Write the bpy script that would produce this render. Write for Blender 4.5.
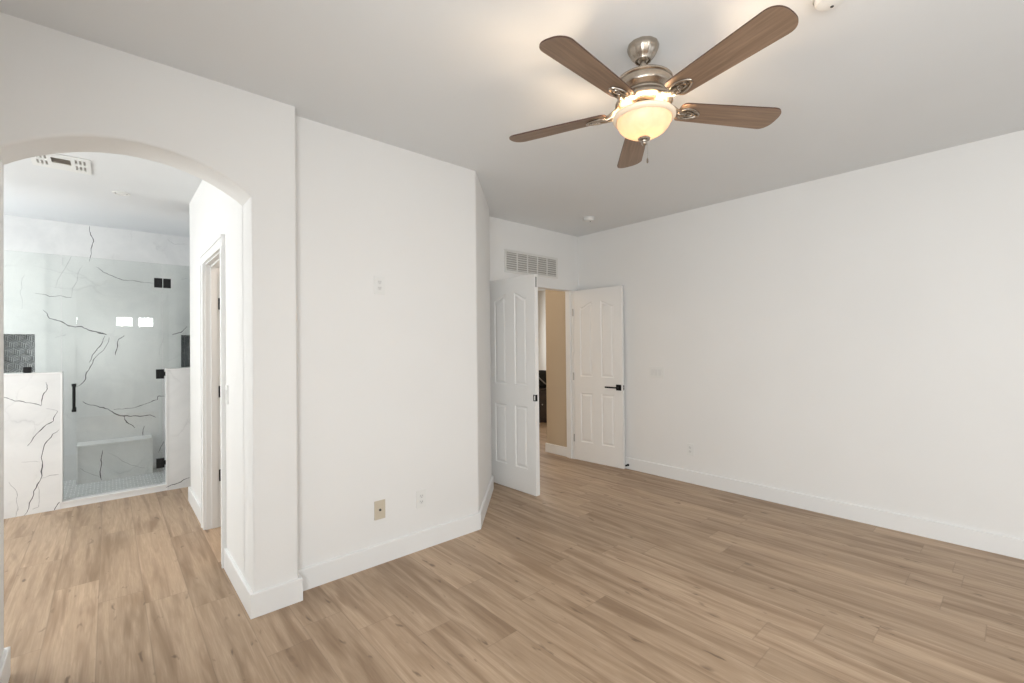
import bpy, bmesh, math, random
from mathutils import Vector, Matrix
from mathutils.geometry import tessellate_polygon
C = bpy.context.scene
for o in list(bpy.data.objects):
    bpy.data.objects.remove(o)
PI = math.pi
R = math.radians

# ---------------------------------------------------------------- camera
cam_d = bpy.data.cameras.new('camera')
cam_d.sensor_width = 36.0
cam_d.lens = 453.72 / 1024 * 36
cam_d.clip_start = 0.02
cam = bpy.data.objects.new('camera', cam_d)
C.collection.objects.link(cam)
yaw, pit, rol = 0.72662, 0.00865, -0.01014
F = Vector((math.sin(yaw) * math.cos(pit), math.cos(yaw) * math.cos(pit), math.sin(pit)))
R0 = Vector((math.cos(yaw), -math.sin(yaw), 0))
U0 = R0.cross(F)
RR = R0 * math.cos(rol) + U0 * math.sin(rol)
UU = -R0 * math.sin(rol) + U0 * math.cos(rol)
cam.matrix_world = Matrix(((RR.x, UU.x, -F.x, 0), (RR.y, UU.y, -F.y, 0), (RR.z, UU.z, -F.z, 1.3976), (0, 0, 0, 1)))
C.camera = cam

# ---------------------------------------------------------------- light and exposure
C.view_settings.view_transform = 'Standard'
C.view_settings.look = 'None'
C.view_settings.exposure = 0.12
C.view_settings.gamma = 1.0
C.view_settings.use_curve_mapping = False
W = bpy.data.worlds.new('daylight')
C.world = W
W.use_nodes = True
wn = W.node_tree.nodes
wn['Background'].inputs[0].default_value = (0.85, 0.92, 1.0, 1)
wn['Background'].inputs[1].default_value = 1.0


def area(name, loc, direction, sx, sy, power, color=(1, 1, 1)):
    d = bpy.data.lights.new(name, 'AREA')
    d.shape = 'RECTANGLE'
    d.size, d.size_y = sx, sy
    d.energy = power
    d.color = color
    o = bpy.data.objects.new(name, d)
    o.location = loc
    o.rotation_euler = Vector(direction).to_track_quat('-Z', 'Y').to_euler()
    C.collection.objects.link(o)
    return o


def bulb(name, loc, power, color, radius):
    d = bpy.data.lights.new(name, 'POINT')
    d.energy = power
    d.color = color
    d.shadow_soft_size = radius
    o = bpy.data.objects.new(name, d)
    o.location = loc
    C.collection.objects.link(o)
    return o


DAY = (0.95, 0.98, 0.985)
area('window_daylight_back', (2.0, -1.70, 1.30), (0, 1, -0.25), 2.0, 1.3, 10, DAY)
area('window_daylight_side', (-0.60, -0.35, 1.35), (1, 0, -0.2), 1.9, 1.4, 80, DAY)
area('window_daylight_small', (0.44, -1.71, 2.0), (0, 1, 0), 0.75, 0.26, 14, (1, 1, 1))
area('window_daylight_bath', (-2.46, 4.1, 1.7), (1, 0, 0.0), 2.0, 1.2, 36, (0.93, 0.975, 1.0))
bulb('vanity_lamp', (-2.1, 4.3, 2.15), 32, (0.95, 0.975, 0.97), 0.12)  # added bulb out of view, lifts the bathroom ceiling; no fixture is modelled
area('window_daylight_shower', (-1.86, 6.2, 1.7), (1, 0, 0), 0.7, 0.9, 17, (0.97, 0.985, 1.0))  # added fill light that brightens the shower; its side wall has no window
bulb('hall_lamp', (3.4, 5.5, 2.4), 26, (1.0, 0.84, 0.66), 0.08)
area('window_daylight_far', (6.2, 8.0, 1.7), (0, -1, -0.1), 2.4, 1.4, 60, DAY)
bulb('closet_lamp', (1.3, 3.9, 2.3), 15, (1.0, 0.82, 0.66), 0.06)

# ---------------------------------------------------------------- materials


class NT:
    def __init__(s, name):
        s.m = bpy.data.materials.new(name)
        s.m.use_nodes = True
        s.t = s.m.node_tree
        s.b = s.t.nodes['Principled BSDF']
        s.out = s.t.nodes['Material Output']

    def n(s, typ, **kw):
        x = s.t.nodes.new(typ)
        for k, v in kw.items():
            if k.startswith('i_'):
                x.inputs[k[2:].replace('_', ' ')].default_value = v
            else:
                setattr(x, k, v)
        return x

    def l(s, a, ai, b, bi):
        s.t.links.new(a.outputs[ai], b.inputs[bi])

    def math(s, op, a, b=None, c=None):
        x = s.n('ShaderNodeMath', operation=op)
        for i, v in enumerate((a, b, c)):
            if v is None:
                continue
            if isinstance(v, (int, float)):
                x.inputs[i].default_value = v
            else:
                s.t.links.new(v, x.inputs[i])
        return x.outputs[0]

    def mix(s, fac, a, b, blend='MIX'):
        x = s.n('ShaderNodeMix', data_type='RGBA', blend_type=blend)
        if isinstance(fac, (int, float)):
            x.inputs[0].default_value = fac
        else:
            s.t.links.new(fac, x.inputs[0])
        for i, v in ((6, a), (7, b)):
            if isinstance(v, tuple):
                x.inputs[i].default_value = (*v, 1)
            else:
                s.t.links.new(v, x.inputs[i])
        return x.outputs[2]

    def ramp(s, fac, stops):
        x = s.n('ShaderNodeValToRGB')
        e = x.color_ramp.elements
        while len(e) < len(stops):
            e.new(0.5)
        for k, (p, c) in enumerate(stops):
            e[k].position = p
            e[k].color = (*c, 1)
        s.t.links.new(fac, x.inputs[0])
        return x.outputs[0]

    def noise(s, vec, scale, detail=4, rough=0.5, dist=0):
        x = s.n('ShaderNodeTexNoise')
        x.inputs['Scale'].default_value = scale
        x.inputs['Detail'].default_value = detail
        x.inputs['Roughness'].default_value = rough
        x.inputs['Distortion'].default_value = dist
        if vec is not None:
            s.t.links.new(vec, x.inputs['Vector'])
        return x.outputs[0]

    def bump(s, h, strength, dist):
        x = s.n('ShaderNodeBump')
        x.inputs['Strength'].default_value = strength
        x.inputs['Distance'].default_value = dist
        s.t.links.new(h, x.inputs['Height'])
        s.t.links.new(x.outputs[0], s.b.inputs['Normal'])

    def coord(s, which='Object'):
        return s.n('ShaderNodeTexCoord').outputs[which]

    def mapping(s, vec, scale=(1, 1, 1), loc=(0, 0, 0)):
        x = s.n('ShaderNodeMapping')
        x.inputs['Scale'].default_value = scale
        x.inputs['Location'].default_value = loc
        s.t.links.new(vec, x.inputs['Vector'])
        return x.outputs[0]


def plain(name, col, rough=0.5, metal=0.0, var=0.0, vs=20, bump=0.0, spec=0.5):
    k = NT(name)
    k.b.inputs['Roughness'].default_value = rough
    k.b.inputs['Metallic'].default_value = metal
    k.b.inputs['Specular IOR Level'].default_value = spec
    nz = k.noise(k.coord(), vs, 3)
    a = tuple(c * (1 - var) for c in col)
    b = tuple(min(1, c * (1 + var)) for c in col)
    k.t.links.new(k.ramp(nz, [(0.35, a), (0.65, b)]), k.b.inputs['Base Color'])
    if bump:
        k.bump(nz, bump, 0.002)
    return k.m


def paint(name, col, rough=0.75):
    k = NT(name)
    k.b.inputs['Roughness'].default_value = rough
    k.b.inputs['Specular IOR Level'].default_value = 0.3
    co = k.coord()
    nz = k.noise(co, 1.3, 2)
    a = tuple(c * 0.985 for c in col)
    k.t.links.new(k.ramp(nz, [(0.4, a), (0.6, col)]), k.b.inputs['Base Color'])
    k.bump(k.noise(co, 85, 3, 0.55), 0.10, 0.003)
    return k.m


M = {}
M['wall'] = paint('wall_paint', (0.835, 0.828, 0.812))
M['ceil'] = paint('ceiling_paint', (0.785, 0.80, 0.808), 0.85)
M['beige'] = paint('beige_hall_paint', (0.56, 0.455, 0.33))
M['farwall'] = paint('pale_far_room_paint', (0.78, 0.76, 0.72))
M['trim'] = plain('white_trim_paint', (0.84, 0.84, 0.832), 0.42)
M['door'] = plain('white_door_paint', (0.87, 0.86, 0.84), 0.45)
M['plate'] = plain('white_plastic', (0.80, 0.80, 0.78), 0.4)
M['plate2'] = plain('white_plastic_insert', (0.76, 0.76, 0.745), 0.35)
M['almond'] = plain('almond_plastic', (0.60, 0.53, 0.42), 0.45)
M['slot'] = plain('dark_slot', (0.05, 0.05, 0.05), 0.6)
M['black'] = plain('matte_black_metal', (0.012, 0.012, 0.013), 0.4, 0.6)
M['nickel'] = plain('brushed_nickel', (0.43, 0.38, 0.325), 0.27, 1.0, 0.05, 60)
M['steel'] = plain('grey_hinge_steel', (0.42, 0.41, 0.40), 0.4, 0.9)
M['ventwhite'] = plain('white_vent_metal', (0.74, 0.73, 0.70), 0.5)
M['ventdark'] = plain('vent_duct_dark', (0.42, 0.40, 0.37), 0.9)
M['slatbrown'] = plain('bath_vent_brown', (0.36, 0.30, 0.24), 0.8)
M['grout'] = plain('pale_grout', (0.62, 0.64, 0.64), 0.8)
M['darktile'] = plain('charcoal_mosaic', (0.085, 0.09, 0.10), 0.3, 0, 0.2, 30)
M['vein'] = plain('grey_vein', (0.10, 0.10, 0.11), 0.2, 0, 0.5, 40)
M['veinsoft'] = plain('soft_grey_vein', (0.46, 0.46, 0.47), 0.2, 0, 0.2, 40)
M['brown'] = plain('dark_brown_wood', (0.035, 0.020, 0.013), 0.4, 0, 0.3, 9)
M['bag'] = plain('black_fabric', (0.012, 0.012, 0.012), 0.85)
M['strap'] = plain('grey_strap', (0.22, 0.21, 0.20), 0.8)


def marble():
    k = NT('white_veined_marble')
    k.b.inputs['Roughness'].default_value = 0.16
    co = k.coord()
    w = k.n('ShaderNodeVectorMath', operation='MULTIPLY_ADD')
    nn = k.n('ShaderNodeTexNoise')
    nn.inputs['Scale'].default_value = 1.7
    nn.inputs['Detail'].default_value = 6
    k.t.links.new(co, nn.inputs['Vector'])
    k.t.links.new(nn.outputs['Color'], w.inputs[0])
    w.inputs[1].default_value = (0.9, 0.9, 0.9)
    k.t.links.new(co, w.inputs[2])
    v = k.n('ShaderNodeTexVoronoi', feature='DISTANCE_TO_EDGE')
    v.inputs['Scale'].default_value = 1.5
    k.t.links.new(w.outputs[0], v.inputs['Vector'])
    line = k.ramp(v.outputs['Distance'], [(0.0, (1, 1, 1)), (0.006, (0.35, 0.35, 0.35)), (0.03, (0, 0, 0))])
    fade = k.ramp(k.noise(co, 2.3, 3), [(0.5, (0, 0, 0)), (0.66, (1, 1, 1))])
    fac = k.math('MULTIPLY', k.math('MULTIPLY', line, fade), 0.42)
    base = k.ramp(k.noise(co, 2.2, 6, 0.6, 0.6), [(0.35, (0.74, 0.745, 0.745)), (0.6, (0.83, 0.83, 0.825))])
    k.t.links.new(k.mix(fac, base, (0.42, 0.42, 0.43)), k.b.inputs['Base Color'])
    return k.m


M['marble'] = marble()


def shower_floor():
    k = NT('shower_floor_mosaic')
    k.b.inputs['Roughness'].default_value = 0.35
    b = k.n('ShaderNodeTexBrick')
    b.inputs['Scale'].default_value = 1.0
    b.inputs['Brick Width'].default_value = 0.055
    b.inputs['Row Height'].default_value = 0.048
    b.inputs['Mortar Size'].default_value = 0.0035
    b.inputs['Color1'].default_value = (0.50, 0.52, 0.52, 1)
    b.inputs['Color2'].default_value = (0.60, 0.62, 0.62, 1)
    b.inputs['Mortar'].default_value = (0.86, 0.87, 0.87, 1)
    k.t.links.new(k.coord(), b.inputs['Vector'])
    k.t.links.new(b.outputs['Color'], k.b.inputs['Base Color'])
    return k.m


M['pan'] = shower_floor()


def floor_mat():
    k = NT('light_oak_planks')
    uv = k.n('ShaderNodeUVMap', uv_map='plank').outputs[0]
    at = k.n('ShaderNodeAttribute', attribute_name='rnd').outputs['Color']
    sa = k.n('ShaderNodeSeparateColor')
    k.t.links.new(at, sa.inputs[0])
    r1, r2, r3 = sa.outputs[0], sa.outputs[1], sa.outputs[2]
    su = k.n('ShaderNodeSeparateXYZ')
    k.t.links.new(uv, su.inputs[0])
    u, v = su.outputs[0], su.outputs[1]
    # each plank reads its own piece of grain
    cmb = k.n('ShaderNodeCombineXYZ')
    k.t.links.new(k.math('ADD', u, k.math('MULTIPLY', r1, 31.0)), cmb.inputs[0])
    k.t.links.new(k.math('ADD', v, k.math('MULTIPLY', r2, 47.0)), cmb.inputs[1])
    k.t.links.new(k.math('MULTIPLY', r3, 19.0), cmb.inputs[2])
    g = cmb.outputs[0]
    fine = k.noise(k.mapping(g, (150, 6, 1)), 1.0, 4, 0.6)
    mid = k.noise(k.mapping(g, (20, 1.3, 1)), 1.0, 5, 0.6, 1.0)
    # cathedral figure: rings of a slowly varying field
    big = k.noise(k.mapping(g, (5.5, 0.75, 1)), 1.0, 2, 0.5, 0.3)
    rings = k.math('SINE', k.math('MULTIPLY', big, 75.0))
    rings = k.math('MULTIPLY_ADD', rings, 0.5, 0.5)
    streak = k.noise(k.mapping(g, (13, 1.0, 1), (3, 7, 2)), 1.0, 3, 0.55, 0.6)
    knot = k.noise(k.mapping(g, (22, 6.5, 1), (9, 1, 5)), 1.0, 2, 0.5, 0.4)
    a = (0.560, 0.412, 0.288)
    b = (0.385, 0.268, 0.175)
    col = k.ramp(mid, [(0.30, b), (0.62, a)])
    col = k.mix(k.math('MULTIPLY', rings, 0.16), col, (0.37, 0.25, 0.155))
    col = k.mix(k.math('MULTIPLY', k.ramp(fine, [(0.42, (1, 1, 1)), (0.60, (0, 0, 0))]), 0.32), col, (0.36, 0.245, 0.155))
    col = k.mix(k.math('MULTIPLY', k.ramp(streak, [(0.48, (0, 0, 0)), (0.66, (1, 1, 1))]), 0.66), col, (0.235, 0.146, 0.084))
    col = k.mix(k.math('MULTIPLY', k.ramp(knot, [(0.675, (0, 0, 0)), (0.76, (1, 1, 1))]), 0.72), col, (0.12, 0.075, 0.045))
    # plank to plank tone
    tone = k.ramp(r3, [(0.0, (0.90, 0.895, 0.885)), (1.0, (1.06, 1.06, 1.06))])
    col = k.mix(1.0, col, tone, 'MULTIPLY')
    # seams
    du = k.math('MINIMUM', u, k.math('SUBTRACT', 0.1925, u))
    dv = k.math('MINIMUM', v, k.math('SUBTRACT', 1.22, v))
    d = k.math('MINIMUM', du, dv)
    seam = k.ramp(d, [(0.0, (1, 1, 1)), (0.0016, (0, 0, 0))])
    col = k.mix(k.math('MULTIPLY', seam, 0.34), col, (0.16, 0.11, 0.075))
    k.t.links.new(col, k.b.inputs['Base Color'])
    k.b.inputs['Roughness'].default_value = 0.42
    k.b.inputs['Specular IOR Level'].default_value = 0.35
    h = k.math('SUBTRACT', k.math('MULTIPLY', fine, 0.25), seam)
    k.bump(h, 0.25, 0.001)
    return k.m


M['floor'] = floor_mat()


def blade_mat():
    k = NT('weathered_brown_wood')
    co = k.coord()
    a = k.noise(k.mapping(co, (3, 55, 3)), 1.0, 4, 0.6, 0.5)
    b = k.noise(k.mapping(co, (2, 14, 2)), 1.0, 3)
    col = k.ramp(a, [(0.3, (0.165, 0.103, 0.065)), (0.7, (0.31, 0.205, 0.135))])
    col = k.mix(k.math('MULTIPLY', b, 0.4), col, (0.25, 0.18, 0.13))
    k.t.links.new(col, k.b.inputs['Base Color'])
    k.b.inputs['Roughness'].default_value = 0.45
    return k.m


M['blade'] = blade_mat()
M['bladeedge'] = plain('dark_blade_edge', (0.07, 0.032, 0.02), 0.5)


def glass_mat():
    k = NT('clear_shower_glass')
    k.t.nodes.remove(k.b)
    tr = k.n('ShaderNodeBsdfTransparent')
    tr.inputs[0].default_value = (0.958, 0.975, 0.966, 1)
    gl = k.n('ShaderNodeBsdfGlossy')
    gl.inputs['Roughness'].default_value = 0.0
    fr = k.n('ShaderNodeFresnel')
    fr.inputs[0].default_value = 1.5
    mx = k.n('ShaderNodeMixShader')
    k.l(fr, 0, mx, 0)
    k.l(tr, 0, mx, 1)
    k.l(gl, 0, mx, 2)
    k.l(mx, 0, k.out, 0)
    return k.m


M['glass'] = glass_mat()


def bowl_mat():
    k = NT('lit_alabaster_glass')
    k.b.inputs['Roughness'].default_value = 0.3
    co = k.coord()
    nz = k.noise(co, 14, 4, 0.6, 1.2)
    k.t.links.new(k.ramp(nz, [(0.3, (0.64, 0.55, 0.44)), (0.7, (0.76, 0.68, 0.58))]), k.b.inputs['Base Color'])
    k.b.inputs['Emission Strength'].default_value = 0.06
    k.t.links.new(k.ramp(nz, [(0.3, (1.0, 0.74, 0.50)), (0.7, (1.0, 0.84, 0.64))]), k.b.inputs['Emission Color'])
    tl = k.n('ShaderNodeBsdfTranslucent')
    tl.inputs[0].default_value = (0.50, 0.405, 0.32, 1)
    mx = k.n('ShaderNodeMixShader')
    mx.inputs[0].default_value = 0.32
    k.l(k.b, 0, mx, 1)
    k.l(tl, 0, mx, 2)
    k.l(mx, 0, k.out, 0)
    return k.m


M['bowl'] = bowl_mat()

M['rim'] = plain('cream_glass_rim', (0.86, 0.74, 0.58), 0.25)
M['rim'].node_tree.nodes['Principled BSDF'].inputs['Emission Color'].default_value = (1.0, 0.72, 0.46, 1)
M['rim'].node_tree.nodes['Principled BSDF'].inputs['Emission Strength'].default_value = 0.05

# ---------------------------------------------------------------- mesh helpers


def obj(name, bm, mat, parent=None, smooth=False, mats=None):
    me = bpy.data.meshes.new(name)
    bmesh.ops.recalc_face_normals(bm, faces=bm.faces)
    bm.to_mesh(me)
    bm.free()
    for m in (mats or [mat]):
        me.materials.append(m)
    if smooth:
        me.shade_smooth()
        try:
            me.set_sharp_from_angle(angle=R(38))
        except Exception:
            pass
    o = bpy.data.objects.new(name, me)
    C.collection.objects.link(o)
    if parent is not None:
        o.parent = parent
    return o


def thing(name, label, cat, loc=(0, 0, 0), rotz=0, group=None):
    o = bpy.data.objects.new(name, None)
    o.empty_display_size = 0.05
    C.collection.objects.link(o)
    o.location = loc
    o.rotation_euler = (0, 0, rotz)
    o['label'] = label
    o['category'] = cat
    if group:
        o['group'] = group
    return o


def tag(o, label, cat, group=None):
    o['label'] = label
    o['category'] = cat
    if group:
        o['group'] = group
    return o


def struct(name, bm, mat, parent=None, smooth=False, mats=None, label=None):
    o = obj(name, bm, mat, parent, smooth, mats)
    o['kind'] = 'structure'
    if label:
        o['label'] = label
    return o


def bx(bm, x0, x1, y0, y1, z0, z1, bev=0.0, mi=0, mat=None):
    t = bmesh.new()
    bmesh.ops.create_cube(t, size=1)
    for v in t.verts:
        v.co = Vector(((v.co.x + .5) * (x1 - x0) + x0, (v.co.y + .5) * (y1 - y0) + y0, (v.co.z + .5) * (z1 - z0) + z0))
    if bev:
        bmesh.ops.bevel(t, geom=list(t.edges), offset=bev, segments=2, profile=0.5, affect='EDGES')
    if mat is not None:
        t.transform(mat)
    return join(bm, t, mi)


def join(bm, t, mi=0):
    mp = {}
    for v in t.verts:
        mp[v] = bm.verts.new(v.co)
    for f in t.faces:
        try:
            nf = bm.faces.new([mp[v] for v in f.verts])
            nf.material_index = mi if mi else f.material_index
        except ValueError:
            pass
    t.free()
    return bm


def box(*a, **k):
    return bx(bmesh.new(), *a, **k)


def prism(bm, pts, axis, a, b, mi=0, bevel=None):
    """pts: 2-D outline; axis 'z' -> (x,y) outline, 'y' -> (x,z), 'x' -> (y,z). bevel = (test(edge co1,co2), width)"""
    def P(p, h):
        return {'z': (p[0], p[1], h), 'y': (p[0], h, p[1]), 'x': (h, p[0], p[1])}[axis]
    t = bmesh.new()
    A = [t.verts.new(P(p, a)) for p in pts]
    B = [t.verts.new(P(p, b)) for p in pts]
    n = len(pts)
    t.faces.new(A)
    t.faces.new(B[::-1])
    for i in range(n):
        t.faces.new((A[i], A[(i + 1) % n], B[(i + 1) % n], B[i]))
    if bevel:
        es = [e for e in t.edges if bevel[0](e.verts[0].co, e.verts[1].co)]
        bmesh.ops.recalc_face_normals(t, faces=t.faces)
        bmesh.ops.bevel(t, geom=es, offset=bevel[1], segments=4, profile=0.5, affect='EDGES')
    return join(bm, t, mi)


def lathe(bm, prof, seg=40, cx=0, cy=0, mi=0, flute=0):
    t = bmesh.new()
    rings = []
    for r, z in prof:
        if r < 1e-5:
            rings.append([t.verts.new((cx, cy, z))])
        else:
            rings.append([t.verts.new((cx + r * (1 + (flute * math.cos(12 * 2 * PI * k / seg) if flute else 0)) * math.cos(2 * PI * k / seg),
                                       cy + r * (1 + (flute * math.cos(12 * 2 * PI * k / seg) if flute else 0)) * math.sin(2 * PI * k / seg), z)) for k in range(seg)])
    for a, b in zip(rings, rings[1:]):
        if len(a) == 1 and len(b) == 1:
            continue
        for k in range(seg):
            k2 = (k + 1) % seg
            if len(a) == 1:
                t.faces.new((a[0], b[k], b[k2]))
            elif len(b) == 1:
                t.faces.new((a[k], a[k2], b[0]))
            else:
                t.faces.new((a[k], a[k2], b[k2], b[k]))
    return join(bm, t, mi)


def tube(bm, pts, r, seg=10, mi=0):
    t = bmesh.new()
    pts = [Vector(p) for p in pts]
    rs = r if isinstance(r, (list, tuple)) else [r] * len(pts)
    rings = []
    prev = None
    for i, p in enumerate(pts):
        d = (pts[min(i + 1, len(pts) - 1)] - pts[max(i - 1, 0)]).normalized()
        if prev is None:
            up = Vector((0, 0, 1)) if abs(d.z) < 0.9 else Vector((1, 0, 0))
            s = d.cross(up).normalized()
        else:
            s = (prev - d * prev.dot(d)).normalized()
        prev = s
        w = d.cross(s)
        rings.append([t.verts.new(p + (s * math.cos(2 * PI * k / seg) + w * math.sin(2 * PI * k / seg)) * rs[i]) for k in range(seg)])
    for a, b in zip(rings, rings[1:]):
        for k in range(seg):
            t.faces.new((a[k], a[(k + 1) % seg], b[(k + 1) % seg], b[k]))
    t.faces.new(rings[0])
    t.faces.new(rings[-1][::-1])
    return join(bm, t, mi)


def holed(bm, outer, holes, P, mi=0):
    """flat face with holes; P maps (u,v) to 3-D"""
    loops = [outer] + holes
    tri = tessellate_polygon([[Vector((p[0], p[1], 0)) for p in l] for l in loops])
    flat = [p for l in loops for p in l]
    vs = [bm.verts.new(P(*p)) for p in flat]
    for t in tri:
        try:
            f = bm.faces.new([vs[i] for i in t])
            f.material_index = mi
        except ValueError:
            pass
    return bm


def vein_strips(bm, veins, P, mi=1, seed=3):
    """thin inlaid strips of darker stone; P maps (a, z) to a point just on the polished face"""
    rnd = random.Random(seed)
    for pts, w in veins:
        q = [Vector((a, b)) for a, b in pts]
        for _ in range(2):
            nq = [q[0]]
            for a, b in zip(q, q[1:]):
                d = b - a
                nrm = Vector((-d.y, d.x))
                nq += [(a + b) / 2 + nrm * rnd.uniform(-.10, .10), b]
            q = nq
        n = len(q)
        prev = None
        for i, p in enumerate(q):
            d = (q[min(i + 1, n - 1)] - q[max(i - 1, 0)]).normalized()
            nr = Vector((-d.y, d.x))
            hw = w * 0.001 * 0.85 * (0.25 + 0.9 * math.sin(PI * (i + 0.4) / n) ** 0.6) * rnd.uniform(0.55, 1.4)
            a = bm.verts.new(P(*(p + nr * hw)))
            b = bm.verts.new(P(*(p - nr * hw)))
            if prev:
                f = bm.faces.new((prev[0], prev[1], b, a))
                f.material_index = mi if w > 2.2 else mi + 1
            prev = (a, b)
    return bm


def baseboard(name, path, label=None, th=0.016, h=0.125, z0=0.0):
    """path walked with the room on its right hand"""
    pts = [Vector(p) for p in path]
    n = len(pts)
    off = []
    for i, p in enumerate(pts):
        ds = []
        if i > 0:
            ds.append((pts[i] - pts[i - 1]).normalized())
        if i < n - 1:
            ds.append((pts[i + 1] - pts[i]).normalized())
        ns = [Vector((d.y, -d.x)) for d in ds]
        if len(ns) == 1:
            off.append(p + ns[0] * th)
        else:
            m = (ns[0] + ns[1]).normalized()
            off.append(p + m * (th / m.dot(ns[0])))
    t = bmesh.new()
    e = 0.004
    rows = []
    for p, q in zip(pts, off):
        q2 = q + (p - q) * 0.25
        rows.append([t.verts.new((p.x, p.y, z0)), t.verts.new((q.x, q.y, z0)), t.verts.new((q.x, q.y, z0 + h - e)), t.verts.new((q2.x, q2.y, z0 + h)), t.verts.new((p.x, p.y, z0 + h))])
    for a, b in zip(rows, rows[1:]):
        for k in range(5):
            t.faces.new((a[k], a[(k + 1) % 5], b[(k + 1) % 5], b[k]))
    t.faces.new(rows[0])
    t.faces.new(rows[-1][::-1])
    return struct(name, t, M['trim'], label=label)


H = 2.74
ZT, ZB = 2.77, -0.03
XR, YF, YO, YA = 4.367, 3.66, 2.775, 2.675
XJ, XL = 0.56, -0.335

# ---------------------------------------------------------------- floor: planks laid along y
PW, PL = 0.1925, 1.22
joints = {1: 4.62, 2: 3.22, 3: 2.99, 5: 2.41, 6: 2.195, 7: 1.955, 8: 1.665, 9: 2.175, 10: 1.845, 11: 1.56, 12: 0.787, 13: 2.085,
          14: 0.67, 15: 0.483, 16: 1.19, 17: 0.135, 18: 0.305, 19: 0.468, 21: 0.30}
bm = bmesh.new()
uvl = bm.loops.layers.uv.new('plank')
cl = bm.loops.layers.color.new('rnd')
rnd = random.Random(11)
X0, X1, Y0, Y1 = -2.7, 8.1, -1.7, 8.4
for k in range(-13, 44):
    xa = -0.238 + PW * k
    if xa + PW < X0 or xa > X1:
        continue
    j = joints.get(k, rnd.uniform(0, PL))
    y = j - PL * math.ceil((j - Y0) / PL)
    while y < Y1:
        a, b = xa, xa + PW
        vs = [bm.verts.new((a, y, 0)), bm.verts.new((b, y, 0)), bm.verts.new((b, y + PL, 0)), bm.verts.new((a, y + PL, 0))]
        f = bm.faces.new(vs)
        c = (rnd.random(), rnd.random(), rnd.random(), 1)
        flip = rnd.random() < .5
        for lp, (uu, vv) in zip(f.loops, ((0, 0), (PW, 0), (PW, PL), (0, PL))):
            lp[uvl].uv = (PW - uu, PL - vv) if flip else (uu, vv)
            lp[cl] = c
        y += PL
fo = struct('floor', bm, M['floor'])

# ---------------------------------------------------------------- ceiling
struct('ceiling', box(-2.8, 8.3, -1.8, 8.6, H, H + 0.12), M['ceil'])

# ---------------------------------------------------------------- arch wall
arc = []
cxa, Ra, zap = 0.1125, 0.735, 2.344
for i in range(29):
    x = XL + (XJ - XL) * i / 28
    arc.append((x, zap - Ra + math.sqrt(Ra * Ra - (x - cxa) ** 2)))
out = [(-0.62, ZB), (XL, ZB)] + arc + [(XJ, ZB), (0.784, ZB), (0.784, ZT), (-0.62, ZT)]


def arch_edge(a, b):
    if abs(a.y - b.y) > 1e-6:
        return False
    if abs(a.x - 0.784) < 1e-4 and abs(b.x - 0.784) < 1e-4 and abs(a.y - YA) < 1e-6:
        return True
    if max(a.x, b.x) > XJ + .001 or min(a.x, b.x) < XL - .001:
        return False
    return max(a.z, b.z) < 2.5 and not (abs(a.z - b.z) < 1e-6 and a.z < 0)


struct('wall_arch', prism(bmesh.new(), out, 'y', YA, 2.90, bevel=(arch_edge, 0.014)), M['wall'], smooth=True)

# ---------------------------------------------------------------- wall with the outlets, turning along the diagonal
out = [(0.78, YO), (2.11, YO), (2.795, 3.46), (2.795, YF + 0.02), (2.67, YF + 0.02), (2.67, 3.52), (2.05, 2.90), (0.78, 2.90)]


def vert_at(pts):
    def f(a, b):
        if abs(a.z - b.z) < 1:
            return False
        return any((Vector((a.x, a.y)) - Vector(p)).length < 1e-3 for p in pts)
    return f


struct('wall_left', prism(bmesh.new(), out, 'z', ZB, ZT, bevel=(vert_at([(2.11, YO), (2.795, 3.46)]), 0.016)), M['wall'], smooth=True)

# ---------------------------------------------------------------- wall with the double door
OX0, OX1, OZ = 2.915, 4.275, 2.072
out = [(2.68, ZB), (OX0, ZB), (OX0, OZ), (OX1, OZ), (OX1, ZB), (XR + .01, ZB), (XR + .01, ZT), (2.68, ZT)]
struct('wall_far', prism(bmesh.new(), out, 'y', YF, YF + 0.12), M['wall'])
struct('wall_right', box(XR, XR + 0.12, -1.72, YF + 0.119, ZB, ZT), M['wall'])

# wall behind the camera, with its windows
bm = bmesh.new()
wins = [(0.118, 0.398, 1.895, 2.107), (0.483, 0.760, 1.895, 2.107), (0.95, 3.05, 0.60, 2.0)]
outer = [(-0.62, ZB), (XR, ZB), (XR, ZT), (-0.62, ZT)]
holes = [[(a, c), (b, c), (b, d), (a, d)] for a, b, c, d in wins]
holed(bm, outer, holes, lambda u, v: (u, -1.6, v))
holed(bm, outer, holes, lambda u, v: (u, -1.72, v))
for lp in holes:
    for (a, b) in zip(lp, lp[1:] + lp[:1]):
        bm.faces.new([bm.verts.new(p) for p in ((a[0], -1.6, a[1]), (b[0], -1.6, b[1]), (b[0], -1.72, b[1]), (a[0], -1.72, a[1]))])
struct('wall_back', bm, M['wall'])
for n, (a, b, c, d) in enumerate(wins):
    f = bmesh.new()
    t = 0.012 if n < 2 else 0.05
    bx(f, a, b, -1.68, -1.65, c, c + t)
    bx(f, a, b, -1.68, -1.65, d - t, d)
    bx(f, a, a + t, -1.68, -1.65, c + t, d - t)
    bx(f, b - t, b, -1.68, -1.65, c + t, d - t)
    bx(f, (a + b) / 2 - t / 2, (a + b) / 2 + t / 2, -1.68, -1.65, c + t, d - t)
    if n < 2:
        bx(f, a + t, b - t, -1.675, -1.655, (c + d) / 2 - .005, (c + d) / 2 + .005)
    struct('window_%d' % (n + 1), f, M['trim'])
bm = bmesh.new()
hole = [(-1.30, .62), (.60, .62), (.60, 2.05), (-1.30, 2.05)]
for xs in (-.5, -.62):
    holed(bm, [(-1.6, ZB), (YA, ZB), (YA, ZT), (-1.6, ZT)], [hole], lambda u, v: (xs, u, v))
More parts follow.
